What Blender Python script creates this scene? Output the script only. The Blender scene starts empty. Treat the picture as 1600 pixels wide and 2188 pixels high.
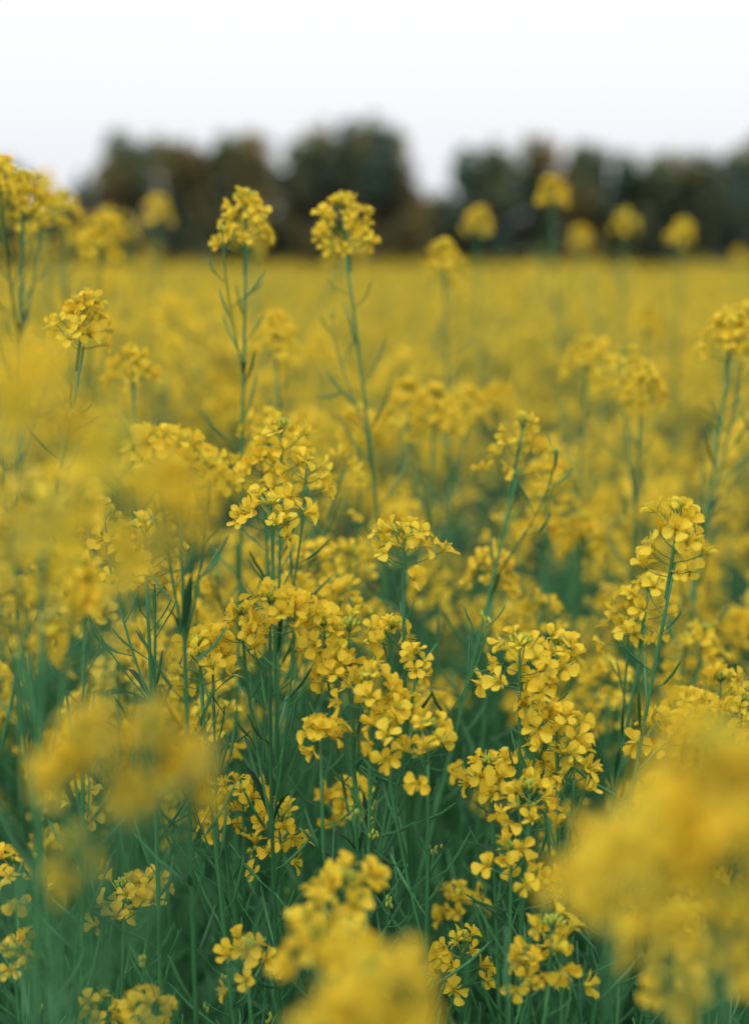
import bpy, math, random
import numpy as np
from mathutils import Vector, Matrix
rng = np.random.default_rng(23)
R = rng.random
def U(a,b): return a+(b-a)*rng.random()

scene=bpy.context.scene
H=1.45; TH=math.atan(0.165)
def W(a,b,d):
    # survey of the plants: bearing and height readings (0.3 mrad steps) and distance in metres -> world x,y,z
    u=(a-800)*0.0003; v=(1094-b)*0.0003
    return (round(u*d,3), round(d*(math.cos(TH)+v*math.sin(TH)),3), round(H+d*(-math.sin(TH)+v*math.cos(TH)),3))

# ---------------------------------------------------------------- materials
def newmat(name):
    m=bpy.data.materials.new(name); m.use_nodes=True
    nt=m.node_tree; nt.nodes.clear()
    return m,nt,nt.nodes,nt.links
def leafy(name,c1,c2,rough,transl,spec=0.3,nscale=40.0):
    m,nt,N,L=newmat(name)
    out=N.new('ShaderNodeOutputMaterial')
    at=N.new('ShaderNodeAttribute'); at.attribute_name='tint'
    tc=N.new('ShaderNodeTexCoord')
    no=N.new('ShaderNodeTexNoise'); no.inputs['Scale'].default_value=nscale; no.inputs['Detail'].default_value=3
    L.new(tc.outputs['Object'],no.inputs['Vector'])
    ad=N.new('ShaderNodeMath'); ad.operation='MULTIPLY_ADD'
    L.new(no.outputs['Fac'],ad.inputs[0]); ad.inputs[1].default_value=0.6
    ad2=N.new('ShaderNodeMath'); ad2.operation='MULTIPLY_ADD'; ad2.use_clamp=True
    L.new(at.outputs['Fac'],ad2.inputs[0]); ad2.inputs[1].default_value=1.0
    ad.inputs[2].default_value=-0.3
    L.new(ad.outputs[0],ad2.inputs[2])
    mx=N.new('ShaderNodeMix'); mx.data_type='RGBA'
    L.new(ad2.outputs[0],mx.inputs['Factor'])
    mx.inputs['A'].default_value=(*c1,1); mx.inputs['B'].default_value=(*c2,1)
    b=N.new('ShaderNodeBsdfPrincipled'); b.inputs['Roughness'].default_value=rough
    b.inputs['Specular IOR Level'].default_value=spec
    L.new(mx.outputs['Result'],b.inputs['Base Color'])
    if transl>0:
        t=N.new('ShaderNodeBsdfTranslucent'); L.new(mx.outputs['Result'],t.inputs['Color'])
        ms=N.new('ShaderNodeMixShader'); ms.inputs[0].default_value=transl
        L.new(b.outputs[0],ms.inputs[1]); L.new(t.outputs[0],ms.inputs[2]); L.new(ms.outputs[0],out.inputs[0])
    else: L.new(b.outputs[0],out.inputs[0])
    return m
M_PETAL=leafy('petal_yellow',(0.97,0.77,0.07),(0.95,0.60,0.025),0.6,0.44,0.2,90)
M_GREEN=leafy('stem_green',(0.016,0.105,0.042),(0.070,0.25,0.09),0.5,0.0,0.35,25)
M_BUD=leafy('bud_yellow_green',(0.36,0.50,0.07),(0.70,0.58,0.06),0.5,0.1,0.3,60)
M_LEAF=leafy('leaf_green',(0.006,0.045,0.022),(0.022,0.095,0.036),0.5,0.12,0.25,20)
MATS=[M_PETAL,M_GREEN,M_BUD,M_LEAF]
PET,GRN,BUD,LEA=0,1,2,3

# ---------------------------------------------------------------- mesh builder
class MB:
    def __init__(s): s.v=[];s.f=[];s.m=[];s.t=[];s.n=0
    def add(s,v,f,m,t=0.5):
        v=np.asarray(v,float); o=s.n
        s.v.append(v); s.t.append(np.full(len(v),t) if np.isscalar(t) else t)
        s.f.extend([tuple(i+o for i in q) for q in f])
        if isinstance(m,int): s.m.extend([m]*len(f))
        else: s.m.extend(m)
        s.n+=len(v)
    def mesh(s,name,mats=MATS):
        me=bpy.data.meshes.new(name)
        V=np.concatenate(s.v)
        me.from_pydata(V.tolist(),[],s.f)
        for m in mats: me.materials.append(m)
        me.polygons.foreach_set('material_index',np.array(s.m,dtype=np.int32))
        me.polygons.foreach_set('use_smooth',np.ones(len(s.f),dtype=bool))
        a=me.attributes.new('tint','FLOAT','POINT'); a.data.foreach_set('value',np.concatenate(s.t).astype(np.float32))
        me.update(); return me
def nrm(a):
    a=np.asarray(a,float); return a/(np.linalg.norm(a)+1e-12)
def basis(d,roll=0.0):
    d=nrm(d); h=np.array([1,0,0.]) if abs(d[0])<0.8 else np.array([0,1,0.])
    x=nrm(np.cross(h,d)); y=np.cross(d,x)
    c,s=math.cos(roll),math.sin(roll)
    return np.stack([c*x+s*y,-s*x+c*y,d],1)
def tube(mb,pts,rad,sides,mat,t=0.5):
    pts=np.asarray(pts,float); n=len(pts)
    V=[]; 
    tang=np.gradient(pts,axis=0)
    B=basis(tang[0])
    x=B[:,0]
    for i in range(n):
        d=nrm(tang[i]); x=nrm(x-d*np.dot(x,d)); y=np.cross(d,x)
        for k in range(sides):
            a=2*math.pi*k/sides
            V.append(pts[i]+rad[i]*(math.cos(a)*x+math.sin(a)*y))
    F=[]
    for i in range(n-1):
        for k in range(sides):
            k2=(k+1)%sides
            F.append((i*sides+k,i*sides+k2,(i+1)*sides+k2,(i+1)*sides+k))
    F.append(tuple(range((n-1)*sides,n*sides)))
    mb.add(V,F,mat,t)
def bez(a,b,c,d,n):
    t=np.linspace(0,1,n)[:,None]
    return (1-t)**3*a+3*(1-t)**2*t*b+3*(1-t)*t*t*c+t**3*d

OCT_V=np.array([[1,0,0],[0,1,0],[-1,0,0],[0,-1,0],[0,0,1],[0,0,-1]],float)
OCT_F=[(0,1,4),(1,2,4),(2,3,4),(3,0,4),(1,0,5),(2,1,5),(3,2,5),(0,3,5)]
def bud_t(sides=6):
    V=[(0,0,-1)];F=[]
    zs=[-0.6,0.1,0.7]; rs=[0.75,1.0,0.62]
    for z,r in zip(zs,rs):
        for k in range(sides):
            a=2*math.pi*k/sides; V.append((r*math.cos(a),r*math.sin(a),z))
    V.append((0,0,1)); T=len(V)-1
    for k in range(sides):
        k2=(k+1)%sides
        F.append((0,1+k2,1+k))
        for j in range(2):
            F.append((1+j*sides+k,1+j*sides+k2,1+(j+1)*sides+k2,1+(j+1)*sides+k))
        F.append((1+2*sides+k,1+2*sides+k2,T))
    return np.array(V,float),F
BV,BF=bud_t()

def flower_template(lod,opening=1.0):
    mb=MB(); L=0.0107
    if lod==0: ts=[0,.28,.44,.60,.78,.92,1.0]; hw=[.05,.07,.16,.29,.35,.27,.11]; cols=[-1,-.5,0,.5,1]
    else: ts=[0,.3,.6,.85,1.0]; hw=[.06,.10,.33,.35,.13]; cols=[-1,0,1]
    for p in range(4):
        ang=p*math.pi/2+U(-.22,.22)+(0.3 if p%2 else 0)
        e=math.radians(U(-14,55)+(1-opening)*50)
        Lp=L*U(.84,1.12); wid=U(.80,1.12)*(0.6+0.4*opening)
        curl=U(0.2,1.4); cup=U(-.3,.9); tw=U(-.6,.6)
        r=0.0008;z=0;V=[];T=[]
        prev=0
        rad=np.array([math.cos(ang),math.sin(ang),0]); tan=np.array([-math.sin(ang),math.cos(ang),0]); up=np.array([0,0,1.])
        tn=U(0,1)
        for i,t in enumerate(ts):
            dt=t-prev; prev=t
            el=math.radians(65) if t<=.3 else e+curl*(0.6-t)*1.1
            r+=math.cos(el)*dt*Lp; z+=math.sin(el)*dt*Lp
            nv=-math.sin(el)*rad+math.cos(el)*up
            for s in cols:
                w=s*hw[i]*Lp*wid
                back=-0.05*Lp if (i==len(ts)-1 and s==0) else 0
                pt=(r+back)*rad+z*up+w*tan+nv*(cup*abs(w)*abs(s)+tw*w*t + U(-1,1)*0.00035*(t>.3))
                V.append(pt); T.append(min(1,max(0,0.35*tn+ (0.55 if t<.3 else 0.0))))
        nc=len(cols);F=[]
        for i in range(len(ts)-1):
            for k in range(nc-1):
                F.append((i*nc+k,i*nc+k+1,(i+1)*nc+k+1,(i+1)*nc+k))
        mb.add(V,F,PET,np.array(T))
    if lod==0:
        for k in range(6):
            a=k*math.pi/3+U(-.2,.2); rr=.0012
            b=np.array([rr*math.cos(a)*.5,rr*math.sin(a)*.5,0]); h=U(.0055,.0080)
            tpt=np.array([rr*2.0*math.cos(a),rr*2.0*math.sin(a),h])
            tube(mb,[b,(b+tpt)/2,tpt],[.00025]*3,3,BUD,0.8)
            mb.add(OCT_V*np.array([.0005,.0005,.0012])+tpt,OCT_F,PET,0.9)
        tube(mb,[(0,0,0),(0,0,.004),(0,0,.0075)],[.0006,.0006,.0005],4,BUD,0.1)
        for k in range(4):
            a=k*math.pi/2+.78; rad=np.array([math.cos(a),math.sin(a),0]); tan=np.array([-math.sin(a),math.cos(a),0]);up=np.array([0,0,1.])
            V=[rad*.0006-tan*.0005,rad*.0006+tan*.0005,rad*.0035+up*.002+tan*.0008,rad*.0035+up*.002-tan*.0008,rad*.0062+up*.0036]
            mb.add(V,[(0,1,2,3),(3,2,4)],BUD,0.6)
    else:
        mb.add(OCT_V*np.array([.0014,.0014,.0035])+np.array([0,0,.004]),OCT_F,BUD,0.9)
    return (np.concatenate(mb.v),mb.f,list(mb.m),np.concatenate(mb.t))
FT={0:[flower_template(0) for _ in range(16)]+[flower_template(0,.35) for _ in range(4)],
    1:[flower_template(1) for _ in range(7)]+[flower_template(1,.35) for _ in range(2)]}
NOP={0:16,1:7}

def put_flower(mb,P,d,sc,lod,young=False):
    L=FT[lod]; i=rng.integers(NOP[lod],len(L)) if young else rng.integers(0,NOP[lod])
    v,f,m,t=L[i]
    B=basis(d,U(0,6.28))
    mb.add((v*sc)@B.T+P,f,m,np.clip(t+U(-.15,.22),0,1))
def put_pod(mb,P,d,length,lod,ped=0.010,r=0.0009):
    d=nrm(d); up=np.array([0,0,1.])
    d2=nrm(d+up*U(.0,.6)+rng.normal(0,.15,3))
    a=P; b=P+d*ped; c=b+d2*length*.5; e=c+nrm(d2+up*.25)*length*.4; g=e+nrm(d2+up*.3)*length*.12
    if lod==0:
        tube(mb,[a,(a+b)/2,b-d*.0005,b+d2*.002,c,e,g],[.0004,.0004,.0005,r,r*1.05,r*.75,r*.15],5,GRN,U(.2,1))
    else:
        tube(mb,[a,b,c,g],[.0005,.0006,r,r*.2],3,GRN,U(.2,1))
def put_leaf(mb,P,d,length,width,lod=0):
    d=nrm(d); side=nrm(np.cross(d,[0,0,1.])); n=6 if lod==0 else 4
    V=[];F=[]
    p=np.array(P,float); dr=d.copy(); 
    for i in range(n):
        t=i/(n-1); w=width*math.sin(math.pi*min(1,(t*.93+.06)))**.8*(1+.15*math.sin(i*5))
        nr=np.cross(side,dr)
        V+= [p-side*w+nr*w*.35,p,p+side*w+nr*w*.35]
        p=p+dr*length/(n-1); dr=nrm(dr+np.array([0,0,-.22])+rng.normal(0,.05,3))
    for i in range(n-1):
        for k in range(2): F.append((i*3+k,i*3+k+1,i*3+k+4,i*3+k+3))
    mb.add(V,F,LEA,U(0,1))
def head(mb,P,A,s,lod):
    A=nrm(A); B=basis(A,U(0,6.28))
    dense = s>=1.25
    nf=int(U(25,32)) if dense else int(U(10,16)*(.35+.65*s))
    nf=max(3,nf)
    if lod==1: nf=int(U(16,22)) if dense else int(U(8,13))
    ax=(U(.022,.030) if dense else U(.012,.036))*s**.8
    top=P+A*(ax*.45-.003)
    ga=U(0,6.28)
    tube(mb,[top-A*(ax+.014*s),top-A*ax*.5,top],[.0011*s,.0009*s,.0007*s],4,GRN,.7)
    fsz=.94 if dense else 1.04
    fsz*=min(1.0,.75+.3*s) if s<1 else 1
    for i in range(nf):
        q=i/(nf-1)
        ga+=2.39996+U(-.35,.35)
        ang=math.radians((18 if dense else 30)+57*q**.7+U(-14,14))
        pl=(.008+.011*q**.5+U(-.003,.004))*(s if s<1.2 else .82*s)
        base=top-A*(.002*s+ax*q)
        o=B[:,0]*math.cos(ga)+B[:,1]*math.sin(ga)
        d=nrm(A*math.cos(ang)+o*math.sin(ang))
        e=base+d*pl+np.array([0,0,.0010])
        tube(mb,[base,base+d*pl*.5-A*.0006,e],[.00042]*3,3,GRN if q>.3 else BUD,.8)
        fd=nrm(d*.9+A*.15+rng.normal(0,.42,3))
        put_flower(mb,e,fd,fsz*U(.80,1.1)*(0.85 if q<.12 else 1),lod,young=(q<.12 or R()<.18))
    nb=int(U(10,18)) if lod==0 else 5
    for i in range(nb):
        q=math.sqrt((i+.3)/nb); ga+=2.4
        o=B[:,0]*math.cos(ga)+B[:,1]*math.sin(ga)
        d=nrm(A+o*q*.9)
        c=top+A*(.008-.003*q*q)*s+o*q*.0060*s
        v=BV if lod==0 else OCT_V; f=BF if lod==0 else OCT_F
        sz=s**.5*U(.8,1.2)
        mb.add((v*np.array([.00115,.00115,.0025])*sz)@basis(d).T+c,f,BUD,U(0,.6))
        if lod==0: tube(mb,[top-A*.001,c-d*.0015],[.0003,.0004],3,GRN,.7)
def podded(mb,pts,s0,s1,step,lod,lenmax=.036):
    P=np.asarray(pts)[::-1]; seg=np.linalg.norm(np.diff(P,axis=0),axis=1); cum=np.concatenate([[0],np.cumsum(seg)])
    s=s0; ga=U(0,6.28)
    while s<min(s1,cum[-1]-.01):
        i=np.searchsorted(cum,s)-1; i=max(0,min(i,len(seg)-1))
        t=(s-cum[i])/seg[i]; p=P[i]*(1-t)+P[i+1]*t; A=nrm(P[i]-P[i+1])
        B=basis(A,ga); ga+=2.4+U(-.4,.4)
        ang=math.radians(U(30,66)); d=A*math.cos(ang)+B[:,0]*math.sin(ang)
        q=min(1,(s-s0)/.07)
        put_pod(mb,p,d,(.010+(lenmax-.010)*q)*U(.7,1.15),lod,ped=U(.008,.016),r=.0006+.0005*q)
        s+=step*U(.6,1.6)*(1+q*.7)
def plant(name,heads,lean,lod=0,podlen=.30,leaves=True,base_r=.0032,twigs=2):
    """heads: list of (x,y,z,size). first is the main stem tip."""
    mb=MB()
    x,y,z,s=heads[0]; P0=np.array([x,y,z],float)
    root=np.array([x+lean,y+U(-.04,.06),0])
    c1=root*.7+P0*.3+np.array([U(-.04,.04)-lean*.06,U(-.02,.02),0]); c2=root*.3+P0*.7+np.array([U(-.024,.024)-lean*.05,U(-.01,.01),0])
    tip=P0-np.array([0,0,.014*s])
    main=bez(root,c1,c2,tip,26 if lod==0 else 9)
    rad=np.linspace(base_r,.0011,len(main))*(.9+.1*s)
    tube(mb,main,rad,7 if lod==0 else 4,GRN,U(.3,.9))
    A=nrm(main[-1]-main[-3]+np.array([0,0,.02]))
    head(mb,P0,A,s,lod)
    podded(mb,main,.030*s,.03+podlen,.011 if lod==0 else .018,lod,.038)
    for (hx,hy,hz,hs) in heads[1:]:
        P=np.array([hx,hy,hz],float); dist=np.linalg.norm((P-P0)[:2])
        zb=min(hz,z)-max(.09,dist*1.1)-U(.02,.06)
        k=int(np.argmin(abs(main[:,2]-zb))); b=main[k]
        hz_v=P-b
        c1=b+hz_v*.35+np.array([hz_v[0]*.10,hz_v[1]*.10,-.01]); c2=P-np.array([hz_v[0]*.12,hz_v[1]*.12,.3*hz_v[2]])
        br=bez(b,c1,c2,P-np.array([0,0,.012*hs]),14 if lod==0 else 6)
        tube(mb,br,np.linspace(rad[k]*.7,.0010,len(br)),6 if lod==0 else 3,GRN,U(.3,.9))
        head(mb,P,nrm(br[-1]-br[-3]+np.array([0,0,.01])),hs,lod)
        podded(mb,br,.028*hs,max(.05,np.linalg.norm(hz_v)*.7),.014 if lod==0 else .022,lod,.03)
        put_leaf(mb,b,nrm([hz_v[0]+U(-.02,.02),hz_v[1]+U(-.02,.02),.1]),U(.025,.05),U(.0015,.003),lod)
    if lod==0:
        for i in range(twigs):
            zb=z-U(.12,.40); k=int(np.argmin(abs(main[:,2]-zb))); b=main[k]; a=U(0,6.28)
            l=U(.05,.12); e=b+np.array([math.cos(a)*l*.5,math.sin(a)*l*.5,l])
            br=bez(b,b+(e-b)*.35+np.array([0,0,-.01]),e-np.array([0,0,l*.35]),e,10)
            tube(mb,br,np.linspace(rad[k]*.5,.0006,10),5,GRN,U(.2,.9))
            podded(mb,br,.006,l*.8,.014,0,.030)
            put_leaf(mb,b,[math.cos(a+.3),math.sin(a+.3),.9],U(.03,.06),U(.0015,.003),0)
            for _ in range(5):
                c=e+rng.normal(0,.0018,3); mb.add((BV*np.array([.0010,.0010,.0022]))@basis([U(-.4,.4),U(-.4,.4),1]).T+c,BF,BUD,U(0,.5))
    if leaves:
        for i in range(7 if lod==0 else 5):
            zz=U(.12,.5)*z; k=int(np.argmin(abs(main[:,2]-zz))); a=U(0,6.28)
            q=1-zz/z
            put_leaf(mb,main[k],[math.cos(a),math.sin(a),.7],.05+.13*q,.004+.026*q,lod)
    return mb.mesh(name)

# ---------------------------------------------------------------- individual plants
HP=[
 (0.05,[(862,1170,1.02,1.15)]),
 (0.00,[(582,1100,1.08,1.15)]),
 (0.06,[(575,1310,1.0,.9),(520,1345,1.02,.8),(630,1310,.98,.7)]),
 (0.10,[(425,1412,1.0,.95),(455,1370,1.03,.5)]),
 (0.00,[(745,1375,1.0,1.0),(695,1350,1.0,.75),(835,1350,1.04,.55)]),
 (-.05,[(790,1480,.98,1.0),(715,1430,1.0,.6),(850,1510,1.0,.5),(890,1410,1.0,.35)]),
 (-.06,[(915,1595,.96,.85),(825,1570,.97,.7)]),
 (0.03,[(685,1560,.98,.45)]),
 (0.02,[(1110,1415,1.0,1.15),(1190,1400,1.02,.85),(1150,1480,1.0,.5)]),
 (-.03,[(1190,1560,1.0,1.0),(1225,1640,1.0,.7),(1160,1620,1.03,.4)]),
 (0.05,[(1050,1655,1.02,.85)]),
 (-.06,[(1130,1720,.97,.9),(1090,1840,.96,.7),(1165,1880,.98,.35)]),
 (-.22,[(1445,1150,1.0,1.2)]),
 (-.10,[(1380,1290,1.12,1.15),(1345,1320,1.14,.8)]),
 (0.00,[(1425,1560,1.08,.9),(1470,1510,1.12,.75)]),
 (0.05,[(520,1715,1.08,1.0),(600,1790,1.06,.95),(480,1740,1.1,.6)]),
 (0.02,[(740,1705,1.2,1.0)]),
 (0.06,[(180,1718,1.1,.9)]),
 (0.00,[(265,1925,1.05,.9),(320,1900,1.1,.7)]),
 (0.00,[(35,1880,.98,.95),(30,2045,.95,.5)]),
 (-.02,[(735,1900,.84,.9),(680,1960,.80,.5)]),
 (0.02,[(680,2030,.70,.6),(760,2040,.66,.5)]),
 (0.03,[(790,2140,.50,.8),(720,2190,.48,.45),(860,2110,.52,.45)]),
 (-.03,[(1175,2030,.93,1.0),(1130,2060,.94,.5)]),
 (0.00,[(985,1930,1.2,.85)]),
 (0.03,[(985,2050,1.05,.9)]),
 (0.00,[(530,2060,.95,.8)]),
 (0.00,[(310,2165,.92,.75),(215,2170,.95,.5)]),
 (0.04,[(1500,1900,.9,.75),(1460,1960,.92,.5)]),
 (0.04,[(1460,2085,.72,.7)]),
 (-.03,[(525,475,1.26,1.35)]),
 (0.15,[(737,478,1.30,1.35)]),
 (-.30,[(1110,955,1.22,1.2)]),
 (-.42,[(178,690,1.14,1.25)]),
 (0.00,[(285,785,1.32,1.2)]),
 (0.03,[(385,990,.92,1.05),(450,1005,.90,.7),(335,960,.92,.7)]),
 (0.03,[(600,965,1.14,1.1),(655,1010,1.12,.8),(560,1000,1.15,.7)]),
 (0.00,[(590,720,1.5,1.25)]),
 (-.05,[(50,425,1.35,1.4),(0,400,1.3,1.3),(85,455,1.4,1.1)]),
 (-.02,[(135,440,1.8,1.2),(220,505,1.65,1.3)]),
 (0.05,[(1022,475,2.5,1.25)]),
 (0.05,[(1180,410,2.3,1.25)]),
 (0.02,[(950,565,1.7,1.4)]),
 (0.00,[(1335,470,2.8,1.1),(1240,510,3.0,1.3)]),
 (0.03,[(1455,500,2.6,1.3)]),
 (0.00,[(930,885,1.5,1.4),(870,865,1.55,1.3),(1000,875,1.6,1.3)]),
 (0.00,[(1060,860,1.8,1.3)]),
 (-.05,[(1255,775,1.6,1.4)]),
 (-.08,[(1370,830,1.45,1.3),(1330,790,1.5,1.0)]),
 (-.22,[(1560,720,1.35,1.3),(1595,690,1.4,1.1)]),
 (0.00,[(1380,690,2.1,1.3)]),
 (0.02,[(1170,1030,1.45,1.25)]),
 (0.00,[(770,920,1.5,1.3)]),
 (0.00,[(745,1195,1.3,1.0)]),
 (0.00,[(1055,1225,1.3,1.25)]),
 (-.04,[(1245,1150,1.5,1.3),(1160,1130,1.55,1.3)]),
 (0.00,[(1150,1335,1.3,1.1)]),
 (0.00,[(660,1190,1.3,1.1),(600,1200,1.35,1.0)]),
 (0.00,[(420,1270,1.35,1.0),(300,1380,1.3,.9)]),
 (0.00,[(1300,1440,1.3,.9),(1500,1380,1.3,1.0)]),
 (0.00,[(1540,1480,1.15,.9),(1585,1520,1.1,.8)]),
 (0.02,[(310,1170,1.0,1.1),(230,1150,1.05,1.0),(330,1240,1.05,.6)]),
 (-.02,[(180,1280,.92,.8),(120,1190,.95,1.0)]),
 (0.04,[(250,1440,1.25,.8),(440,1560,1.3,.9)]),
 (-.10,[(250,1050,.48,1.15),(350,1090,.49,.6)]),
 (-.04,[(90,1100,.68,1.1),(40,1160,.7,.8)]),
 (-.04,[(90,1240,.80,1.15),(160,1250,.8,.7)]),
 (0.00,[(60,1345,.84,1.1),(20,1290,.86,.9)]),
 (-.10,[(195,1580,.52,.45),(130,1635,.52,.3)]),
 (-.02,[(330,1590,.52,.48),(275,1700,.53,.25),(400,1640,.52,.3)]),
 (0.02,[(165,1830,.54,.3)]),
 (0.04,[(1530,1730,.42,1.3),(1410,1790,.42,.75)]),
 (0.06,[(1290,1850,.50,.6),(1590,1850,.42,.8)]),
 (0.04,[(1560,2030,.56,1.1),(1420,2010,.58,.6)]),
 (-.30,[(80,830,.42,.4)]),
]
for lean,hs in HP:
    heads=[(*W(a,b,d),s) for a,b,d,s in hs]
    me=plant('mustard_plant',heads,lean,0,twigs=2 if heads[0][1]>.7 else 0)
    ob=bpy.data.objects.new('mustard_plant',me); scene.collection.objects.link(ob)

# ---------------------------------------------------------------- instanced field
def variant(name,h,lod=1):
    n=int(U(4,9))
    heads=[(0,0,h,U(1.1,1.45))]
    for i in range(n):
        a=U(0,6.28); r=U(.04,.14)
        heads.append((r*math.cos(a),r*math.sin(a),h-U(.01,.24),U(.95,1.45)))
    return plant(name,heads,U(-.06,.06),lod,podlen=.16)
def stalk(name,h):
    mb=MB()
    for j in range(4):
        x,y=U(-.05,.05),U(-.05,.05); hh=h*U(.75,1.05)
        a=np.array([x,y,0]); d=np.array([x+U(-.22,.22),y+U(-.22,.22),hh])
        pts=bez(a,a*.6+d*.4+rng.normal(0,.02,3),a*.3+d*.7+rng.normal(0,.015,3),d,12)
        tube(mb,pts,np.linspace(.0025,.0007,12),5,GRN,U(0,1))
        podded(mb,pts,.01,.36,.022,0,.036)
        for i in range(2):
            k=rng.integers(5,9); e=pts[k]+np.array([U(-.11,.11),U(-.11,.11),U(.10,.24)])
            br=bez(pts[k],pts[k]*.6+e*.4+np.array([0,0,-.01]),pts[k]*.2+e*.8,e,7)
            tube(mb,br,np.linspace(.0014,.0005,7),4,GRN,U(0,1)); podded(mb,br,.01,.2,.026,0,.032)
        for i in range(5):
            k=rng.integers(1,6); an=U(0,6.28); q=1-k/9
            put_leaf(mb,pts[k],[math.cos(an),math.sin(an),.8],.04+.11*q,.003+.022*q)
    return mb.mesh(name)
colF=bpy.data.collections.new('mustard_field_variants'); colS=bpy.data.collections.new('mustard_stalk_variants')
NV=14;NS=8
for i in range(NV):
    colF.objects.link(bpy.data.objects.new('mustard_field_variant_%02d'%i,variant('mfv',U(1.10,1.25))))
for i in range(NS):
    colS.objects.link(bpy.data.objects.new('mustard_stalk_variant_%02d'%i,stalk('msv',1.0)))
def instancer(name,P,Rt,S,I,coll):
    me=bpy.data.meshes.new(name); me.from_pydata(P,[],[])
    a=me.attributes.new('rot','FLOAT_VECTOR','POINT'); a.data.foreach_set('vector',np.array(Rt,dtype=np.float32).ravel())
    a=me.attributes.new('scl','FLOAT','POINT'); a.data.foreach_set('value',np.array(S,dtype=np.float32))
    a=me.attributes.new('idx','INT','POINT'); a.data.foreach_set('value',np.array(I,dtype=np.int32))
    ob=bpy.data.objects.new(name,me); scene.collection.objects.link(ob)
    ng=bpy.data.node_groups.new(name+'_nodes','GeometryNodeTree')
    ng.interface.new_socket('Geometry',in_out='INPUT',socket_type='NodeSocketGeometry')
    ng.interface.new_socket('Geometry',in_out='OUTPUT',socket_type='NodeSocketGeometry')
    N=ng.nodes;L=ng.links
    gi=N.new('NodeGroupInput');go=N.new('NodeGroupOutput')
    ci=N.new('GeometryNodeCollectionInfo'); ci.inputs['Collection'].default_value=coll
    ci.inputs['Separate Children'].default_value=True; ci.inputs['Reset Children'].default_value=True
    ip=N.new('GeometryNodeInstanceOnPoints'); ip.inputs['Pick Instance'].default_value=True
    def na(nm,ty):
        n=N.new('GeometryNodeInputNamedAttribute'); n.data_type=ty; n.inputs['Name'].default_value=nm
        return [o for o in n.outputs if o.enabled and o.name=='Attribute'][0]
    L.new(gi.outputs[0],ip.inputs['Points']); L.new(ci.outputs[0],ip.inputs['Instance'])
    L.new(na('idx','INT'),ip.inputs['Instance Index'])
    L.new(na('rot','FLOAT_VECTOR'),ip.inputs['Rotation'])
    L.new(na('scl','FLOAT'),ip.inputs['Scale'])
    L.new(ip.outputs[0],go.inputs[0])
    md=ob.modifiers.new('instances','NODES'); md.node_group=ng
    return ob
P=[];Rt=[];S=[];I=[]
def bands():
    for (y0,y1,dens) in [(1.26,2.2,38),(2.2,4.0,36),(4,8,26),(8,16,17),(16,43,9)]:
        w0=.24*y1*1.35+1.2
        n=int((y1-y0)*2*w0*dens)
        for _ in range(n):
            yield U(-w0,w0),U(y0,y1)
for x,y in bands():
    if abs(x)>.24*y*1.3+1.4: continue
    patch=.5+.5*math.sin(x*1.3+y*.7)*math.sin(y*.9-x*.4)
    sc=.90+.12*patch+U(-.10,.08)
    if y<2.2: sc-=U(0,.14)
    if x<-.1 and y<5: sc+=.05
    if R()<.10 and y>1.8: sc+=U(.02,.16)
    if x<-.06*y and 2.2<y<9 and R()<.10: sc+=U(.1,.3)
    P.append((x,y,0)); Rt.append((U(-.07,.07),U(-.07,.07),U(0,6.28))); S.append(sc); I.append(int(rng.integers(0,NV)))
for _ in range(260):
    x=U(.75,2.2)*(1 if R()<.5 else -1); y=U(-1.0,1.3)
    P.append((x,y,0)); Rt.append((U(-.07,.07),U(-.07,.07),U(0,6.28))); S.append(U(.85,1.02)); I.append(int(rng.integers(0,NV)))
instancer('mustard_flower_field',P,Rt,S,I,colF)
P=[];Rt=[];S=[];I=[]
for _ in range(500):
    y=U(.90,2.8); w=.30*y+.35; x=U(-w,w)
    s=U(.78,1.08) if y<1.15 else U(.85,1.14)
    P.append((x,y,0)); Rt.append((U(-.12,.12),U(-.12,.12),U(0,6.28))); S.append(s); I.append(int(rng.integers(0,NS)))
instancer('mustard_stalk_undergrowth',P,Rt,S,I,colS)

# ---------------------------------------------------------------- distant trees
m,nt,N,L=newmat('tree_foliage')
out=N.new('ShaderNodeOutputMaterial'); b=N.new('ShaderNodeBsdfPrincipled'); b.inputs['Roughness'].default_value=.8; b.inputs['Specular IOR Level'].default_value=.1
tc=N.new('ShaderNodeTexCoord'); no=N.new('ShaderNodeTexNoise'); no.inputs['Scale'].default_value=.5; no.inputs['Detail'].default_value=2
mpn=N.new('ShaderNodeMapping'); mpn.inputs['Scale'].default_value=(1.3,1,.5); L.new(tc.outputs['Object'],mpn.inputs[0]); L.new(mpn.outputs[0],no.inputs['Vector'])
cr=N.new('ShaderNodeValToRGB'); e=cr.color_ramp.elements
e[0].position=.34; e[0].color=(.065,.13,.105,1); e[1].position=.66; e[1].color=(.26,.19,.075,1)
k=cr.color_ramp.elements.new(.5); k.color=(.145,.165,.08,1)
L.new(no.outputs['Fac'],cr.inputs[0])
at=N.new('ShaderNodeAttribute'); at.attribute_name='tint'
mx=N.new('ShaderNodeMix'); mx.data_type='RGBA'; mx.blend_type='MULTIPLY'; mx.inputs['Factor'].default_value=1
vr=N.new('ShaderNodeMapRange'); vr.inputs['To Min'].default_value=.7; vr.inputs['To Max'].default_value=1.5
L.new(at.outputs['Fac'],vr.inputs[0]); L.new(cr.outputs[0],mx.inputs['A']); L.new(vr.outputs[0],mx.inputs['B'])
L.new(mx.outputs['Result'],b.inputs['Base Color'])
t=N.new('ShaderNodeBsdfTranslucent'); L.new(mx.outputs['Result'],t.inputs['Color'])
ms=N.new('ShaderNodeMixShader'); ms.inputs[0].default_value=.3
L.new(b.outputs[0],ms.inputs[1]); L.new(t.outputs[0],ms.inputs[2]); L.new(ms.outputs[0],out.inputs[0])
M_TREE=m
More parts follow.
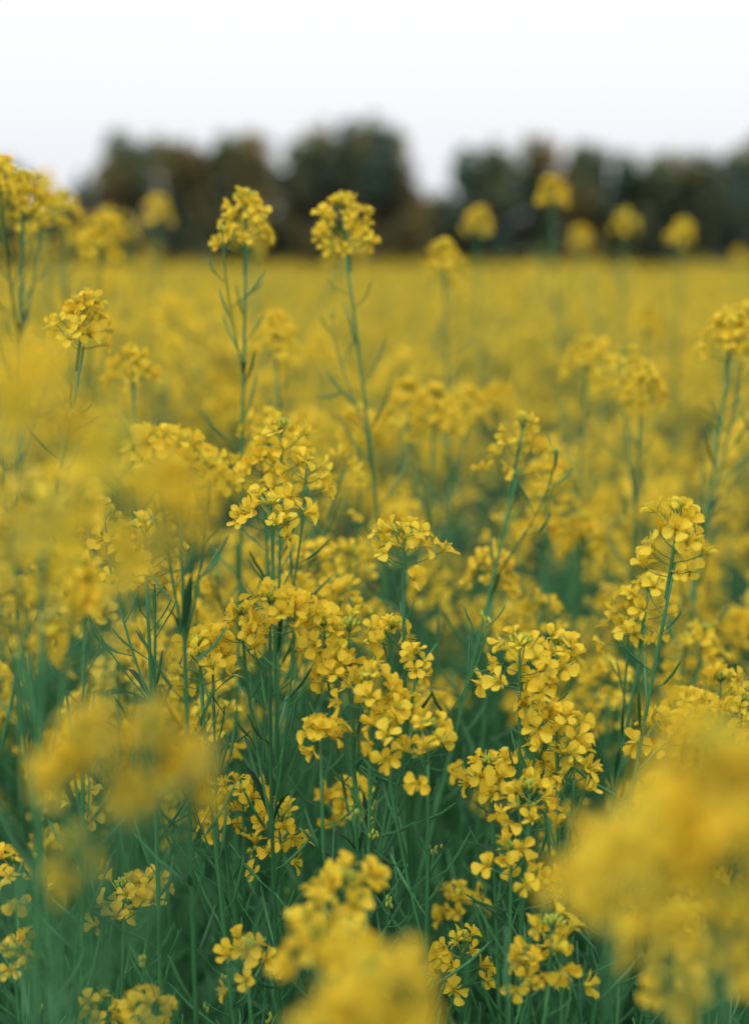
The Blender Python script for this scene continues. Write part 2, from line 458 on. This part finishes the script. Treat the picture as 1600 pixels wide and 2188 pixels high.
M_BARK=leafy('bark',(.06,.045,.035),(.10,.08,.06),.9,0,.1,3)
# hedge-row height profile along x
prof=[(-400,330),(-250,300),(-120,320),(-60,320),(0,320),(40,335),(85,430),(160,430),(185,330),(250,285),(320,280),(390,312),(450,292),(520,280),(590,298),(640,298),(690,265),(760,258),(830,262),(865,272),(882,340),(897,400),(950,400),(965,370),(978,315),(1050,315),(1120,300),(1200,290),(1270,318),(1400,333),(1500,320),(1570,300),(1640,265),(1800,300),(2000,320)]
TD=46.0
PX=[(p[0]-800)*.0003*TD for p in prof]; PZ=[H+TD*(.000296*(1094-p[1])-.1628) for p in prof]
def top_at(x): return np.interp(x,PX,PZ)
mb=MB()
x=-32.0
while x<32:
    ht=top_at(x); wd=U(.8,1.3)
    if ht<3.4: wd=.5
    for row in range(2):
        cx=x+U(-.12,.12); cy=TD+row*1.8+U(-.4,.4); h=ht*U(.96,1.04) if row==0 else ht*U(.86,.98)
        tube(mb,[(cx,cy,0),(cx+U(-.1,.1),cy,h*.4),(cx+U(-.1,.1),cy,h*.8)],[.11,.08,.03],6,1,.5)
        for q in range(4):
            a=U(0,6.28); z0=h*U(.25,.5)
            tube(mb,[(cx,cy,z0),(cx+math.cos(a)*wd*.25,cy+math.sin(a)*wd*.35,z0+h*.15),(cx+math.cos(a)*wd*.35,cy+math.sin(a)*wd*.6,z0+h*.3)],[.04,.03,.012],4,1,.5)
        nl=10
        for l in range(nl):
            zc=h*(.08+.85*l/(nl-1)); taper=1-.25*(zc/h)
            lc=np.array([cx+U(-1,1)*wd*.42*taper,cy+U(-.5,.5),zc]); lr=np.array([wd*U(.38,.55)*taper,.55,U(.35,.6)])
            lc[2]=min(lc[2],h-lr[2]*.75)
            tn=U(0,1)
            n=75
            D=rng.normal(0,1,(n,3)); D/=np.linalg.norm(D,axis=1)[:,None]
            C=lc+D*lr*(rng.random((n,1))**.4)
            V=[];F=[]
            for c in C:
                if c[2]>top_at(c[0])+U(-.25,.12): continue
                B=basis(rng.normal(0,1,3),U(0,6)); z=U(.10,.2)
                o=len(V); V+=[c-B[:,0]*z,c-B[:,1]*z*.6,c+B[:,0]*z,c+B[:,1]*z*.6]; F.append((o,o+1,o+2,o+3))
            if not V: continue
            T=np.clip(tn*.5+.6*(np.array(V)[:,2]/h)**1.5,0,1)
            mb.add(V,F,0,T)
    x+=wd*.62
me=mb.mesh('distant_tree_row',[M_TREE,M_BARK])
ob=bpy.data.objects.new('distant_tree_row',me); scene.collection.objects.link(ob)

# ---------------------------------------------------------------- ground
m,nt,N,L=newmat('soil')
out=N.new('ShaderNodeOutputMaterial'); b=N.new('ShaderNodeBsdfPrincipled'); b.inputs['Roughness'].default_value=.95
tc=N.new('ShaderNodeTexCoord'); no=N.new('ShaderNodeTexNoise'); no.inputs['Scale'].default_value=6; no.inputs['Detail'].default_value=8
L.new(tc.outputs['Object'],no.inputs['Vector'])
cr=N.new('ShaderNodeValToRGB'); e=cr.color_ramp.elements
e[0].position=.35; e[0].color=(.02,.045,.025,1); e[1].position=.7; e[1].color=(.07,.055,.035,1)
L.new(no.outputs['Fac'],cr.inputs[0]); L.new(cr.outputs[0],b.inputs['Base Color'])
bp=N.new('ShaderNodeBump'); bp.inputs['Strength'].default_value=.6; L.new(no.outputs['Fac'],bp.inputs['Height']); L.new(bp.outputs[0],b.inputs['Normal'])
L.new(b.outputs[0],out.inputs[0])
me=bpy.data.meshes.new('ground'); s=600
me.from_pydata([(-s,-s,0),(s,-s,0),(s,s,0),(-s,s,0)],[],[(0,1,2,3)]); me.materials.append(m)
ob=bpy.data.objects.new('ground',me); scene.collection.objects.link(ob)

# ---------------------------------------------------------------- world + sun
w=bpy.data.worlds.new('World'); scene.world=w; w.use_nodes=True
nt=w.node_tree;N=nt.nodes;L=nt.links;N.clear()
out=N.new('ShaderNodeOutputWorld');bg=N.new('ShaderNodeBackground');bg.inputs['Strength'].default_value=.1
sky=N.new('ShaderNodeTexSky');sky.sky_type='NISHITA';sky.sun_disc=False
sky.sun_elevation=math.radians(52);sky.sun_rotation=math.radians(215);sky.dust_density=3
tc=N.new('ShaderNodeTexCoord');sp=N.new('ShaderNodeSeparateXYZ');L.new(tc.outputs['Generated'],sp.inputs[0])
mr=N.new('ShaderNodeMapRange');mr.inputs['From Min'].default_value=0;mr.inputs['From Max'].default_value=.16;mr.interpolation_type='SMOOTHSTEP'
L.new(sp.outputs['Z'],mr.inputs[0])
g=N.new('ShaderNodeMix');g.data_type='RGBA';g.inputs['A'].default_value=(8.9,9.15,9.8,1);g.inputs['B'].default_value=(10.7,10.7,10.8,1)
L.new(mr.outputs[0],g.inputs['Factor'])
mx=N.new('ShaderNodeMix');mx.data_type='RGBA';mx.inputs['Factor'].default_value=.92
L.new(sky.outputs[0],mx.inputs['A']);L.new(g.outputs['Result'],mx.inputs['B'])
L.new(mx.outputs['Result'],bg.inputs[0]);L.new(bg.outputs[0],out.inputs[0])
sl=bpy.data.lights.new('sun','SUN');sl.energy=1.5;sl.angle=math.radians(20);sl.color=(1,.95,.87)
so=bpy.data.objects.new('sun',sl);scene.collection.objects.link(so)
az=math.radians(215);el=math.radians(52)
dv=Vector((math.sin(az)*math.cos(el),math.cos(az)*math.cos(el),math.sin(el)))
so.rotation_euler=dv.to_track_quat('Z','Y').to_euler()

# ---------------------------------------------------------------- camera
cd=bpy.data.cameras.new('camera');cam=bpy.data.objects.new('camera',cd);scene.collection.objects.link(cam)
cd.sensor_fit='HORIZONTAL';cd.sensor_width=24;cd.lens=50;cd.clip_start=.02;cd.clip_end=2000
cam.location=(0,0,H);cam.rotation_euler=(math.pi/2-TH,0,0)
cd.dof.use_dof=True;cd.dof.focus_distance=1.04;cd.dof.aperture_fstop=2.7
scene.camera=cam
scene.view_settings.view_transform='Standard';scene.view_settings.look='None';scene.view_settings.exposure=0
